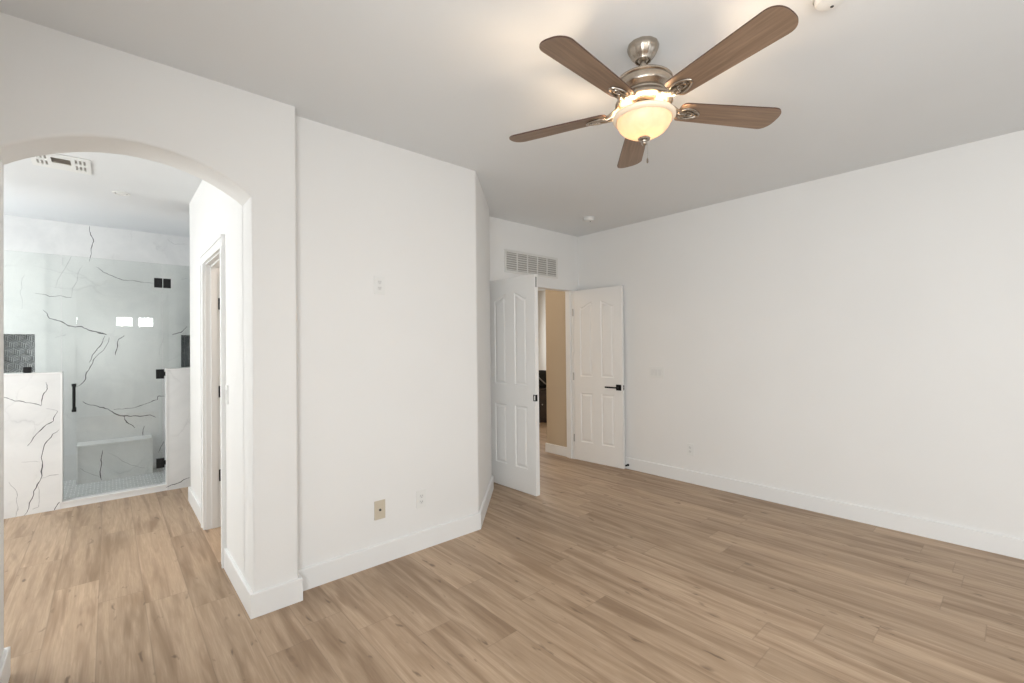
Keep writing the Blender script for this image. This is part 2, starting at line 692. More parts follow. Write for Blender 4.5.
for (p, q) in zip(hole, hole[1:] + hole[:1]):
    bm.faces.new([bm.verts.new(v) for v in ((-.5, p[0], p[1]), (-.5, q[0], q[1]), (-.62, q[0], q[1]), (-.62, p[0], p[1]))])
struct('wall_side', bm, M['wall'])
bm = bmesh.new()
for q in ((-1.30, .60, .62, .67), (-1.30, .60, 2.0, 2.05), (-1.30, -1.25, .67, 2.0), (.55, .60, .67, 2.0), (-.375, -.325, .67, 2.0)):
    bx(bm, -.58, -.55, *q)
struct('window_4', bm, M['trim'])

# ---------------------------------------------------------------- bathroom shell
DY0, DY1, DZ = 3.465, 4.215, 2.06
out = [(2.88, ZB), (DY0, ZB), (DY0, DZ), (DY1, DZ), (DY1, ZB), (5.112, ZB), (5.112, ZT), (2.88, ZT)]
struct('wall_bath_right', prism(bmesh.new(), out, 'x', XJ, XJ + 0.12, bevel=(lambda a, b: abs(a.x - b.x) < 1e-6 and abs(a.y - 5.112) < 1e-4 and abs(b.y - 5.112) < 1e-4 and abs(a.x - XJ) < 1e-4, 0.014)), M['wall'], smooth=True)
struct('wall_bath_left', box(-2.62, -2.5, 2.9, 6.8, ZB, ZT), M['wall'])
struct('wall_bath_front', box(-2.62, -0.55, 2.78, 2.90, ZB, ZT), M['wall'])
struct('wall_bath_alcove', box(1.15, 1.27, 5.0, 5.7, ZB, ZT), M['wall'])
struct('wall_closet_end', box(0.60, 2.0, 4.992, 5.112, ZB, ZT), M['farwall'])
struct('wall_closet_side', box(2.0, 2.12, 2.9, 5.112, ZB, ZT), M['farwall'])

# ---------------------------------------------------------------- shower shell
SYB, SYF = 6.66, 5.63
SX0, SX1 = -1.9, 1.0
NZ0, NZ1 = 1.177, 1.561
niches = [(-0.80, -0.56), (0.644, 0.884)]
VB = [([(-0.153, 2.728), (-0.146, 2.657), (-0.12, 2.569), (-0.141, 2.463), (-0.154, 2.348)], 3), ([(-0.101, 2.292), (-0.047, 2.246), (0.012, 2.216), (0.031, 2.209), (0.117, 2.171), (0.276, 2.162), (0.405, 2.161)], 2.5), ([(0.646, 2.223), (0.716, 2.249)], 2), ([(-0.558, 1.976), (-0.456, 1.95), (-0.294, 1.95)], 2.5), ([(-0.294, 1.95), (-0.25, 2.125), (-0.206, 2.301)], 1.5), ([(-0.504, 1.81), (-0.456, 1.724), (-0.373, 1.697), (-0.316, 1.652), (-0.214, 1.646), (-0.14, 1.6), (-0.018, 1.56), (-0.091, 1.573), (-0.02, 1.564)], 5), ([(-0.032, 1.544), (-0.091, 1.409), (-0.156, 1.261)], 4), ([(0.004, 1.529), (-0.08, 1.353), (-0.15, 1.213), (-0.184, 1.089), (-0.252, 1.008)], 3.5), ([(0.132, 1.554), (0.083, 1.513), (0.07, 1.415), (0.054, 1.335)], 4), ([(-0.208, 0.849), (-0.151, 0.804), (-0.045, 0.766), (0.026, 0.715), (0.124, 0.656), (0.237, 0.644), (0.354, 0.643), (0.407, 0.608)], 5), ([(0.038, 0.735), (0.187, 0.735), (0.341, 0.783), (0.421, 0.81), (0.427, 0.852), (0.488, 0.847)], 3.5), ([(0.128, 0.65), (0.148, 0.585), (0.217, 0.513)], 5), ([(-0.414, 2.041), (-0.365, 2.204), (-0.293, 2.392)], 1.5), ([(0.559, 1.565), (0.643, 1.592), (0.7, 1.663)], 4), ([(0.302, 0.521), (0.285, 0.367)], 3), ([(0.425, 0.198), (0.477, 0.321)], 2.5), ([(-0.631, 2.159), (-0.663, 1.984), (-0.65, 1.813)], 1.2), ([(-0.416, 1.527), (-0.373, 1.545), (-0.335, 1.555)], 1.5), ([(0.477, 1.53), (0.438, 1.326)], 1.2), ([(0.517, 1.256), (0.642, 1.339)], 1.2), ([(0.52, 2.69), (0.578, 2.638), (0.658, 2.649), (0.718, 2.65)], 1.2)]
VN = [([(-0.051, 0.345), (-0.057, 0.212), (-0.06, 0.037)], 4.5), ([(-0.228, 0.194), (-0.143, 0.12), (-0.07, 0.064)], 2), ([(-0.007, 0.313), (0.148, 0.175), (0.296, 0.096)], 2)]
VH = [([(-0.653, 1.009), (-0.59, 0.972), (-0.504, 0.95), (-0.437, 0.916)], 3), ([(-0.407, 1.118), (-0.399, 1.063), (-0.43, 0.98), (-0.44, 0.916)], 2.5), ([(-0.335, 0.862), (-0.362, 0.778), (-0.437, 0.712), (-0.518, 0.586)], 3), ([(-0.326, 0.698), (-0.392, 0.62), (-0.423, 0.549), (-0.43, 0.39), (-0.46, 0.246), (-0.49, 0.136), (-0.545, -0.009)], 3.5), ([(-0.438, 0.295), (-0.331, 0.306)], 2), ([(-0.625, 0.302), (-0.576, 0.177), (-0.573, 0.082), (-0.59, -0.007)], 1.8), ([(-0.324, 0.065), (-0.358, 0.002)], 2.5), ([(-0.407, 0.891), (-0.335, 0.862)], 1.8), ([(-0.555, 0.455), (-0.445, 0.435)], 1.5), ([(-0.46, 0.246), (-0.453, 0.053), (-0.49, 0.041)], 1.5)]
VR = [([(0.421, 0.032), (0.511, 0.053), (0.61, 0.09)], 3.5)]

bm = bmesh.new()
outer = [(SX0 - .12, ZB), (SX1 + .12, ZB), (SX1 + .12, ZT), (SX0 - .12, ZT)]
holes = [[(a, NZ0), (b, NZ0), (b, NZ1), (a, NZ1)] for a, b in niches]
holed(bm, outer, holes, lambda u, v: (u, SYB, v))
holed(bm, outer, [], lambda u, v: (u, SYB + .2, v))
for lp in holes:
    for (a, b) in zip(lp, lp[1:] + lp[:1]):
        bm.faces.new([bm.verts.new(p) for p in ((a[0], SYB, a[1]), (b[0], SYB, b[1]), (b[0], SYB + .09, b[1]), (a[0], SYB + .09, a[1]))])
vein_strips(bm, VB, lambda a, z: (a, SYB - .0006, z))
struct('wall_shower_back', bm, None, mats=[M['marble'], M['vein'], M['veinsoft']])
for a, b in niches:
    # dark mosaic: hexagons split in three lozenges, each lozenge ruled by pale joints
    bm = bmesh.new()
    bx(bm, a, b, SYB + .088, SYB + .10, NZ0, NZ1)
    Rh, yy = 0.048, SYB + .0875

    def line(p, q, w=0.0034):
        p, q = Vector(p), Vector(q)
        # clip to the niche
        t0, t1 = 0.0, 1.0
        d = q - p
        for s, lo, hi in ((0, a, b), (1, NZ0, NZ1)):
            if abs(d[s]) < 1e-9:
                if p[s] < lo or p[s] > hi:
                    return
                continue
            u0, u1 = (lo - p[s]) / d[s], (hi - p[s]) / d[s]
            if u0 > u1:
                u0, u1 = u1, u0
            t0, t1 = max(t0, u0), min(t1, u1)
        if t0 >= t1:
            return
        p, q = p + d * t0, p + d * t1
        n = Vector((-d.y, d.x)).normalized() * w / 2
        f = bm.faces.new([bm.verts.new((v.x, yy, v.y)) for v in (p + n, q + n, q - n, p - n)])
        f.material_index = 1
    for r_ in range(-1, 8):
        for c_ in range(-1, 5):
            hx = a + c_ * Rh * math.sqrt(3) + (Rh * math.sqrt(3) / 2 if r_ % 2 else 0)
            hz = NZ0 + r_ * Rh * 1.5
            o_ = Vector((hx, hz))
            vs = [o_ + Vector((math.sin(R(60 * i)), math.cos(R(60 * i)))) * Rh for i in range(6)]
            for i in range(6):
                line(vs[i], vs[(i + 1) % 6], 0.0032)
            for i in (1, 3, 5):
                line(o_, vs[i])
                e1, e2 = vs[i] - o_, vs[(i + 2) % 6] - o_
                for k in (1 / 3, 2 / 3):
                    line(o_ + e2 * k, o_ + e2 * k + e1, 0.0028)
    no = obj('niche_mosaic', bm, None, mats=[M['darktile'], M['grout']])
    left = a < 0
    tag(no, 'dark grey geometric mosaic lining the shower niche ' + ('above the left half wall' if left else 'beside the far right hinge'), 'tile', 'mosaic backs of the shower niches')
struct('wall_shower_left', box(SX0 - .12, SX0, SYF, SYB, ZB, ZT), M['marble'])
struct('wall_shower_right', box(SX1, SX1 + .12, SYF, SYB, ZB, ZT), M['marble'])
struct('wall_bath_end', box(-2.5, SX0 - .12, SYF, SYF + .11, ZB, ZT), M['wall'])
struct('wall_alcove_end', box(SX1 + .12, 1.27, SYF, SYF + .11, ZB, ZT), M['wall'])
struct('floor_shower', box(SX0, SX1, SYF + .11, SYB, 0, 0.028), M['pan'])

HT = 1.203
bm = box(SX0, -0.318, SYF, SYF + .11, 0, HT - .012)
vein_strips(bm, VH, lambda a, z: (a, SYF - .0006, z), seed=5)
struct('wall_half_left', bm, None, mats=[M['marble'], M['vein'], M['veinsoft']])
bm = box(0.434, SX1, SYF, SYF + .11, 0, HT - .012)
vein_strips(bm, VR, lambda a, z: (a, SYF - .0006, z), seed=6)
struct('wall_half_right', bm, None, mats=[M['marble'], M['vein'], M['veinsoft']])
# white edge trim and curb
bm = bmesh.new()
bx(bm, SX0, -0.306, SYF - .004, SYF + .114, HT - .012, HT, bev=.002)
bx(bm, -0.3178, -0.306, SYF - .004, SYF + .114, 0.062, HT - .0122)
struct('trim_1', bm, M['trim'])
bm = bmesh.new()
bx(bm, 0.422, SX1, SYF - .004, SYF + .114, HT - .012, HT, bev=.002)
bx(bm, 0.422, 0.4338, SYF - .004, SYF + .114, 0.062, HT - .0122)
struct('trim_2', bm, M['trim'])
bm = bmesh.new()
bx(bm, -0.3178, 0.4338, SYF + .006, SYF + .11, 0, 0.045)
bx(bm, -0.3178, 0.4338, SYF - .002, SYF + .112, 0.045, 0.062, bev=.002)
struct('trim_3', bm, M['trim'], label='white stone curb across the shower entrance')

# bench
bm = bmesh.new()
bx(bm, -0.236, 0.355, 6.40, SYB, 0.028, 0.405)
vein_strips(bm, VN, lambda a, z: (a, 6.3994, z), seed=7)
t = thing('shower_bench', 'low marble bench against the back wall inside the shower', 'bench', (0.06, 6.53, 0.028))
P = Matrix.Translation((-0.06, -6.53, -0.028))
bm.transform(P)
obj('bench_body', bm, None, t, mats=[M['marble'], M['vein'], M['veinsoft']])
bm = bmesh.new()
bx(bm, -0.248, -0.236, 6.394, SYB, 0.028, 0.405)
bx(bm, 0.355, 0.362, 6.394, SYB, 0.028, 0.405)
bx(bm, -0.248, 0.362, 6.392, SYB, 0.405, 0.417, bev=.002)
bm.transform(P)
obj('edge_trim', bm, M['trim'], t)

# ---------------------------------------------------------------- shower glass
GY0, GY1 = 5.675, 5.685
DTOP = 2.243


def glass_panel(name, label, pts):
    t = thing(name, label, 'glass panel', (pts[0][0], 5.68, pts[0][1]), 0, 'fixed glass panels of the shower')
    bm = prism(bmesh.new(), [(x - pts[0][0], z - pts[0][1]) for x, z in pts], 'y', -.005, .005)
    obj('glass_pane', bm, M['glass'], t)
    return t


gl = glass_panel('shower_glass_panel', 'clear fixed glass panel standing on the left half wall of the shower', [(SX0 + .001, HT + .001), (-0.318, HT + .001), (-0.318, DTOP), (SX0 + .001, DTOP)])
for xc in (-0.522, -1.55):
    obj('glass_clamp', box(xc - .025 - (SX0 + .001), xc + .025 - (SX0 + .001), -.016, .016, 0, .05, bev=.002), M['black'], gl)
gr = glass_panel('shower_glass_panel', 'clear fixed glass panel standing on the right half wall of the shower', [(0.400, HT + .001), (SX1 - .001, HT + .001), (SX1 - .001, DTOP), (0.400, DTOP)])
gd = thing('shower_door', 'clear frameless glass shower door with black pull handle and hinges', 'door', (0.395, 5.68, 0.07))
obj('glass_pane', box(-0.708, 0, -.005, .005, 0, DTOP - .07), M['glass'], gd)
for zc, dbl in ((2.052, True), (1.150, False), (0.270, False)):
    z = zc - .07
    b = bmesh.new()
    xo = 0 if dbl else .012
    bx(b, -0.060 + xo, 0.004 + xo, -.017, .017, z - .046, z + .046, bev=.002)
    bx(b, -0.030 + xo, -0.016 + xo, -.022, -.017, z - .022, z + .022, bev=.001)
    if dbl:
        # the mating plate is clamped to the fixed pane
        b2 = bmesh.new()
        zf = zc - HT - .001
        bx(b2, 0.006, 0.067, -.017, .017, zf - .046, zf + .046, bev=.002)
        obj('hinge_plate', b2, M['black'], gr)
    else:
        bx(b, 0.002, 0.0265, -.010, .010, z - .020, z + .020)
    obj('hinge', b, M['black'], gd)
b = bmesh.new()
hx = -0.233 - .395
tube(b, [(hx, -.055, .78), (hx, -.055, 1.02)], .011, 14)
for zz in (.80, 1.0):
    tube(b, [(hx, -.055, zz), (hx, -.004, zz)], .009, 12)
    tube(b, [(hx, .004, zz), (hx, .016, zz)], .014, 14)
for zz in (.775, 1.003):
    tube(b, [(hx, -.055, zz), (hx, -.055, zz + .022)], .0155, 16)
obj('handle', b, M['black'], gd, smooth=True)

# ---------------------------------------------------------------- hall beyond the double door
struct('wall_hall_right', prism(bmesh.new(), [(4.292, YF + .12), (8.0, YF + .12), (8.0, 4.158), (4.292, 4.158)], 'z', ZB, ZT), M['beige'])
struct('wall_hall_left', box(2.55, 2.67, YF + .12, 8.4, ZB, ZT), M['beige'])
struct('wall_far_room', box(2.55, 8.12, 8.3, 8.42, ZB, ZT), M['farwall'])
struct('wall_far_side', box(8.0, 8.12, 4.158, 8.3, ZB, ZT), M['farwall'])

# ---------------------------------------------------------------- baseboards
baseboard('baseboard_left', [(XJ, 3.394), (XJ, YA), (0.784, YA), (0.784, YO), (2.11, YO), (2.795, 3.46), (2.795, YF), (OX0, YF)])
baseboard('baseboard_right', [(OX1, YF), (XR, YF), (XR, -1.6), (-0.5, -1.6), (-0.5, YA), (XL, YA), (XL, 2.90), (-2.5, 2.90), (-2.5, SYF), (SX0 - .12, SYF)])
baseboard('baseboard_bath', [(0.70, 5.112), (XJ, 5.112), (XJ, 4.30)])
baseboard('baseboard_hall', [(7.99, 4.158), (4.292, 4.158), (4.292, YF + .121)], h=0.115)

# ---------------------------------------------------------------- door frames
bm = bmesh.new()
bx(bm, 4.257, OX1, YF - .002, YF + .122, 0, OZ)
bx(bm, OX0, 2.933, YF - .002, YF + .122, 0, OZ)
bx(bm, 2.933, 4.257, YF - .002, YF + .122, OZ - .012, OZ)
bx(bm, 4.245, 4.257, YF + .04, YF + .075, 0, OZ - .012)
bx(bm, 2.933, 2.945, YF + .04, YF + .075, 0, OZ - .012)
struct('trim_4', bm, M['trim'], label='white frame lining the double door opening')
bm = bmesh.new()
c = XJ - .018
for (a, b) in ((DY0 - .07, DY0 + .008), (DY1 - .008, DY1 + .075)):
    bx(bm, c, XJ, a, b, 0, DZ - .008)
    bx(bm, c - .006, c, (a if a < DY0 else b - .02), (a + .02 if a < DY0 else b), 0, DZ - .008)
bx(bm, c, XJ, DY0 - .07, DY1 + .075, DZ - .008, DZ + .07)
bx(bm, c - .006, c, DY0 - .07, DY1 + .075, DZ + .052, DZ + .07)
bx(bm, XJ, XJ + .125, DY0, DY0 + .018, 0, DZ - .018)
bx(bm, XJ, XJ + .125, DY1 - .018, DY1, 0, DZ - .018)
bx(bm, XJ, XJ + .125, DY0, DY1, DZ - .018, DZ)
bx(bm, XJ + .035, XJ + .075, DY1 - .030, DY1 - .018, 0.003, DZ - .030)
bx(bm, XJ + .035, XJ + .075, DY0 + .018, DY1 - .018, DZ - .030, DZ - .018)
struct('trim_5', bm, M['trim'], label='white casing and jamb of the closet doorway in the bathroom')

# ---------------------------------------------------------------- panelled door leaves


def panel_outline(x0, x1, z0, z1, arch=None):
    """arch: None for square; otherwise 'L' (peak at the x1 side) or 'R' (peak at the x0 side)"""
    if arch is None:
        return [(x0, z0), (x1, z0), (x1, z1), (x0, z1)]
    lo, hi = z1
    top = []
    for i in range(13):
        t = i / 12
        s = t * t * (3 - 2 * t)
        top.append((x0 + (x1 - x0) * t, lo + (hi - lo) * (s if arch == 'L' else 1 - s)))
    return [(x0, z0), (x1, z0)] + top[::-1]


def inset(poly, d):
    c = []
    n = len(poly)
    for i in range(n):
        p0, p1, p2 = Vector(poly[i - 1]), Vector(poly[i]), Vector(poly[(i + 1) % n])
        d1, d2 = (p1 - p0).normalized(), (p2 - p1).normalized()
        n1, n2 = Vector((-d1.y, d1.x)), Vector((-d2.y, d2.x))
        m = (n1 + n2).normalized()
        c.append(tuple(p1 + m * (d / max(0.4, m.dot(n1)))))
    return c


def leaf_mesh(w, h, th, outlines):
    """leaf in its own frame: x 0..w from the hinge, y 0..th, moulded panels on both faces"""
    bm = bmesh.new()
    outer = [(0, 0), (w, 0), (w, h), (0, h)]
    for y, s in ((0, 1), (th, -1)):
        holed(bm, outer, outlines, lambda u, v: (u, y, v))
        for o in outlines:
            prof = [(0, 0), (.006, .0055), (.013, .0072), (.019, .0060), (.033, .0012), (.036, .0008)]
            rings = [[bm.verts.new((p[0], y + s * dep, p[1])) for p in inset(o, d)] for d, dep in prof]
            for a, b in zip(rings, rings[1:]):
                for i in range(len(o)):
                    j = (i + 1) % len(o)
                    bm.faces.new((a[i], a[j], b[j], b[i]))
            bm.faces.new(rings[-1])
    for a, b in zip(outer, outer[1:] + outer[:1]):
        bm.faces.new([bm.verts.new(p) for p in ((a[0], 0, a[1]), (b[0], 0, b[1]), (b[0], th, b[1]), (a[0], th, a[1]))])
    bmesh.ops.remove_doubles(bm, verts=bm.verts, dist=1e-5)
    return bm


LW, LH, LT = 0.672, 2.053, 0.035
outl = [panel_outline(.098, .268, 1.012, (1.845, 1.905), 'L'), panel_outline(.392, .562, 1.012, (1.845, 1.905), 'R'),
        panel_outline(.098, .268, .225, .815), panel_outline(.392, .562, .225, .815)]


def door_root(n, x, y, a, label):
    o = bpy.data.objects.new('door_%d' % n, None)
    C.collection.objects.link(o)
    o.location = (x, y, 0.003)
    o.rotation_euler = (0, 0, a)
    o['kind'] = 'structure'
    o['label'] = label
    return o


# right leaf: hinge on the right jamb, folded back towards the right wall
a = math.atan2(2.975 - 3.655, 4.303 - 4.257)
d1 = door_root(1, 4.257, 3.652, a, 'white panelled door leaf folded back against the right wall, with black lever handle')
# local +x runs along the leaf, local +y points to the right wall
obj('leaf', leaf_mesh(LW, LH, LT, outl), M['door'], d1, smooth=False)
hb = bmesh.new()
bx(hb, .590, .656, -.009, 0, .874, .940, bev=.003)
tube(hb, [(.623, 0, .907), (.623, -.045, .907)], .010, 14)
b_ = bmesh.new()
bx(b_, .470, .635, -.056, -.040, .899, .915, bev=.004)
join(hb, b_)
obj('door_handle', hb, M['black'], d1)
lb = bmesh.new()
bx(lb, LW, LW + .0015, .006, .030, .878, .936)
obj('latch_plate', lb, M['steel'], d1)
bx(bm := bmesh.new(), LW + .0015, LW + .004, .012, .024, .915, .928)
bx(bm, LW + .0015, LW + .004, .012, .024, .888, .901)
obj('latch_bolt', bm, M['black'], d1)
for z in (1.79, 1.01, .26):
    b = bmesh.new()
    tube(b, [(-.004, -.004, z - .045), (-.004, -.004, z + .045)], .006, 10)
    obj('hinge', b, M['steel'], d1, smooth=True)
# left leaf: hinge on the left jamb, standing square to the wall; its far face points to the doorway
a = math.atan2(3.005 - 3.655, 2.946 - 2.935)
d2 = door_root(2, 2.935, 3.655, a, 'white panelled door leaf standing open square to the far wall')
obj('leaf', leaf_mesh(LW - .014, LH + .003, LT + .012, [[(x - .010, z) for x, z in o] for o in outl]), M['door'], d2)
b = bmesh.new()
w = LW - .014
zc = .905
for q in ((w - .026, w, -.0025, 0, zc + .022, zc + .030), (w - .026, w, -.0025, 0, zc - .030, zc - .022), (w - .026, w - .017, -.0025, 0, zc - .022, zc + .022),
          (w, w + .002, -.0025, .026, zc - .030, zc + .030)):
    bx(b, *q)
obj('strike_plate', b, M['black'], d2)
b = bmesh.new()
bx(b, w, w + .0015, .012, .032, 1.935, 2.03)
bx(b, w + .0015, w + .006, .017, .027, 1.97, 1.99)
obj('flush_bolt', b, M['steel'], d2)
for z in (1.79, 1.01, .26):
    b = bmesh.new()
    tube(b, [(-.004, LT + .008, z - .045), (-.004, LT + .008, z + .045)], .006, 10)
    obj('hinge', b, M['steel'], d2, smooth=True)
# closet leaf in the bathroom, swung into the closet
a = 0.0
d3 = door_root(3, XJ + .128, DY1 - .020, a, 'white closet door seen edge on through the bathroom doorway, black hinges')
obj('leaf', leaf_mesh(.64, 2.015, -.035, [panel_outline(.09, .27, 1.0, 1.86), panel_outline(.37, .55, 1.0, 1.86), panel_outline(.09, .27, .22, .80), panel_outline(.37, .55, .22, .80)]), M['door'], d3)
for z in (1.745, 1.055, .40):
    b = bmesh.new()
    tube(b, [(-.001, -.006, z - .045), (-.001, -.006, z + .045)], .006, 10)
    bx(b, -.044, -.004, -.003, .0015, z - .045, z + .045)
    obj('hinge', b, M['black'], d3)


def stop(label, loc, rot, ln):
    t = thing('door_stop', label, 'door stop', loc, rot, 'black door stops')
    b = bmesh.new()
    tube(b, [(0, 0, 0), (.006, 0, 0)], .013, 14)
    tube(b, [(.006, 0, 0), (ln - .012, 0, 0)], .005, 10)
    obj('rod', b, M['black'], t, smooth=True)
    b = bmesh.new()
    tube(b, [(ln - .012, 0, 0), (ln, 0, 0)], .010, 12)
    obj('rubber_tip', b, M['bag'], t, smooth=True)


stop('small black door stop on the baseboard at the right wall door leaf', (XR - .016, 2.955, .045), PI, .045)
stop('small dark door stop low behind the left door leaf', (2.811, 3.57, .05), 0, .085)

# ---------------------------------------------------------------- wall plates


def plate_root(name, label, cat, loc, face, group=None):
    """face: direction the plate looks at; plate drawn in local x (width), z (height), looking to -y"""
    ang = {'-y': 0, '-x': -PI / 2}[face]
    return thing(name, label, cat, loc, ang, group)


def rounded_plate(b, w, h, t, ch=.003):
    bx(b, -w / 2, w / 2, -t, 0, -h / 2, h / 2, bev=ch * .6)


def duplex(label, loc, face):
    t = plate_root('duplex_outlet', label, 'outlet', loc, face, 'duplex wall outlets')
    b = bmesh.new()
    rounded_plate(b, .074, .118, .006)
    obj('cover_plate', b, M['plate'], t)
    for s in (-1, 1):
        zc = s * .0195
        b = bmesh.new()
        o = [(.0165 * math.cos(2 * PI * k / 20), max(-.0135, min(.0135, .0175 * math.sin(2 * PI * k / 20)))) for k in range(20)]
        prism(b, [(x, z + zc) for x, z in o], 'y', -.0085, -.0055)
        bx(b, -.0075, -.0055, -.0088, -.0084, zc - .001, zc + .008, mi=1)
        bx(b, .0055, .0075, -.0088, -.0084, zc - .001, zc + .007, mi=1)
        bx(b, -.002, .002, -.0088, -.0084, zc - .009, zc - .005, mi=1)
        obj('socket', b, None, t, mats=[M['plate2'], M['slot']])
    b = bmesh.new()
    tube(b, [(0, -.0055, 0), (0, -.0075, 0)], .003, 10)
    obj('screw', b, M['plate2'], t)
    return t


duplex('white duplex outlet high on the wall, alone at eye level', (1.316, YO, 1.797), '-y')
duplex('white duplex outlet low on the wall, right of the almond plate', (1.611, YO, .345), '-y')
duplex('white duplex outlet low on the long right wall', (XR, 2.23, .335), '-x')
t = plate_root('coax_plate', 'almond coloured cable plate with one round jack, low on the wall', 'wall plate', (1.307, YO, .345), '-y')
b = bmesh.new()
rounded_plate(b, .074, .120, .006)
obj('cover_plate', b, M['almond'], t)
b = bmesh.new()
tube(b, [(0, -.006, 0), (0, -.009, 0)], .008, 6)
tube(b, [(0, -.009, 0), (0, -.016, 0)], .0048, 12)
obj('coax_jack', b, M['slot'], t)


def switches(label, loc, face, n):
    t = plate_root('light_switch', label, 'light switch', loc, face, 'white light switch plates')
    w = .074 + .046 * (n - 1)
    b = bmesh.new()
    rounded_plate(b, w, .118, .006)
    obj('cover_plate', b, M['plate'], t)
    for k in range(n):
        x = (k - (n - 1) / 2) * .046
        b = bmesh.new()
        bx(b, x - .0165, x + .0165, -.0085, -.0055, -.033, .033, bev=.001)
        prism(b, [(-.0085, -.030), (-.0085, .030), (-.0115, .030)], 'x', x - .0145, x + .0145)
        obj('rocker', b, M['plate2'], t)
    return t


switches('white three gang light switch plate on the long right wall', (XR, 2.60, 1.095), '-x', 3)
switches('white light switch plate inside the arch on the pier side', (XJ, 3.347, 1.105), '-x', 1)

# ---------------------------------------------------------------- return air grille above the double door
vx0, vx1, vz0, vz1 = 3.155, 3.985, 2.180, 2.428
t = thing('return_air_grille', 'wide white louvred return air grille above the double door', 'vent', (vx0, YF, vz0))
VW, VH_ = vx1 - vx0, vz1 - vz0
b = bmesh.new()
fw = .026
bx(b, 0, VW, -.010, 0, 0, fw, bev=.003)
bx(b, 0, VW, -.010, 0, VH_ - fw, VH_, bev=.003)
bx(b, 0, fw, -.010, 0, fw, VH_ - fw, bev=.003)
bx(b, VW - fw, VW, -.010, 0, fw, VH_ - fw, bev=.003)
obj('frame', b, M['ventwhite'], t)
obj('duct_backing', box(fw, VW - fw, -.0015, -.0005, fw, VH_ - fw), M['ventdark'], t)
sw = (VW - 2 * fw) / 5
for k in range(1, 5):
    obj('mullion', box(fw + sw * k - .007, fw + sw * k + .007, -.0095, -.001, fw, VH_ - fw), M['ventwhite'], t)
ns = 8
for k in range(ns):
    z = fw + (VH_ - 2 * fw) * (k + .5) / ns
    b = bmesh.new()
    prism(b, [(-.0085, z - .0065), (-.0080, z - .0078), (-.002, z + .0025), (-.0025, z + .0040)], 'x', fw, VW - fw)
    obj('louvre', b, M['ventwhite'], t)

# ---------------------------------------------------------------- bathroom ceiling register
t = thing('ceiling_register', 'white square ceiling register seen through the arch', 'vent', (-0.25, 4.535, H))
b = bmesh.new()
holes = [[(-.05, -.09), (.05, -.09), (.05, .03), (-.05, .03)]]
for s in (-1, 1):
    for i in range(3):
        for yc in (-.075, .060):
            xa = s * (.078 + .022 * i)
            holes.append([(xa - .006, yc - .045), (xa + .006, yc - .045), (xa + .006, yc + .045), (xa - .006, yc + .045)])
holed(b, [(-.155, -.175), (.155, -.175), (.155, .175), (-.155, .175)], holes, lambda u, v: (u, v, -.008))
for lp in holes + [[(-.155, -.175), (.155, -.175), (.155, .175), (-.155, .175)]]:
    for (p, q) in zip(lp, lp[1:] + lp[:1]):
        b.faces.new([b.verts.new(v) for v in ((p[0], p[1], -.008), (q[0], q[1], -.008), (q[0], q[1], -.001), (p[0], p[1], -.001))])
obj('face_plate', b, M['plate'], t)
obj('duct_backing', box(-.150, .150, -.170, .170, -.0015, -.0005), M['ventdark'], t)
b = bmesh.new()
for i in range(5):
    y = -.078 + .024 * i
    prism(b, [(y, -.0070), (y + .016, -.0035), (y + .016, -.0025), (y, -.0060)], 'x', -.05, .05)
obj('louvre', b, M['slatbrown'], t)

t = thing('recessed_light', 'small round recessed light in the bathroom ceiling', 'light', (0.083, 5.13, H))
b = bmesh.new()
lathe(b, [(.062, -.0005), (.062, -.003), (.056, -.007), (.045, -.006), (.043, -.0015)], 36)
obj('trim_ring', b, M['plate'], t, smooth=True)
b = bmesh.new()
lathe(b, [(.043, -.0015), (0, -.0018)], 36)
obj('recess', b, M['ventdark'], t)
b = bmesh.new()
lathe(b, [(.036, -.0020), (.034, -.0045), (0, -.0060)], 36)
obj('lens', b, M['plate'], t, smooth=True)


def detector(label, loc, r=.062):
    t = thing('smoke_detector', label, 'smoke detector', loc, 0, 'round ceiling detectors')
    b = bmesh.new()
    lathe(b, [(0, -.0001), (r, -.0001), (r, -.010), (r * .96, -.012)], 40)
    obj('base_plate', b, M['plate2'], t, smooth=True)
    b = bmesh.new()
    lathe(b, [(r * .90, -.010), (r * .90, -.022), (r * .78, -.032), (r * .45, -.036), (0, -.037)], 40)
    obj('housing', b, M['plate'], t, smooth=True)
    b = bmesh.new()
    lathe(b, [(.006, -.030), (.006, -.0385), (0, -.0388)], 12, cx=r * .35)
    obj('button', b, M['slot'], t)


detector('round white smoke detector on the ceiling near the far corner', (3.80, 3.03, H), .060)
detector('round white detector at the top edge of the ceiling beside the longest fan blade', (2.085, .475, H), .058)

# ---------------------------------------------------------------- furniture far through the doorway
t = thing('cabinet', 'dark brown wooden cabinet glimpsed beyond the double door', 'cabinet', (5.95, 5.95, 0), R(44) - PI / 2 + R(2))
b = bmesh.new()
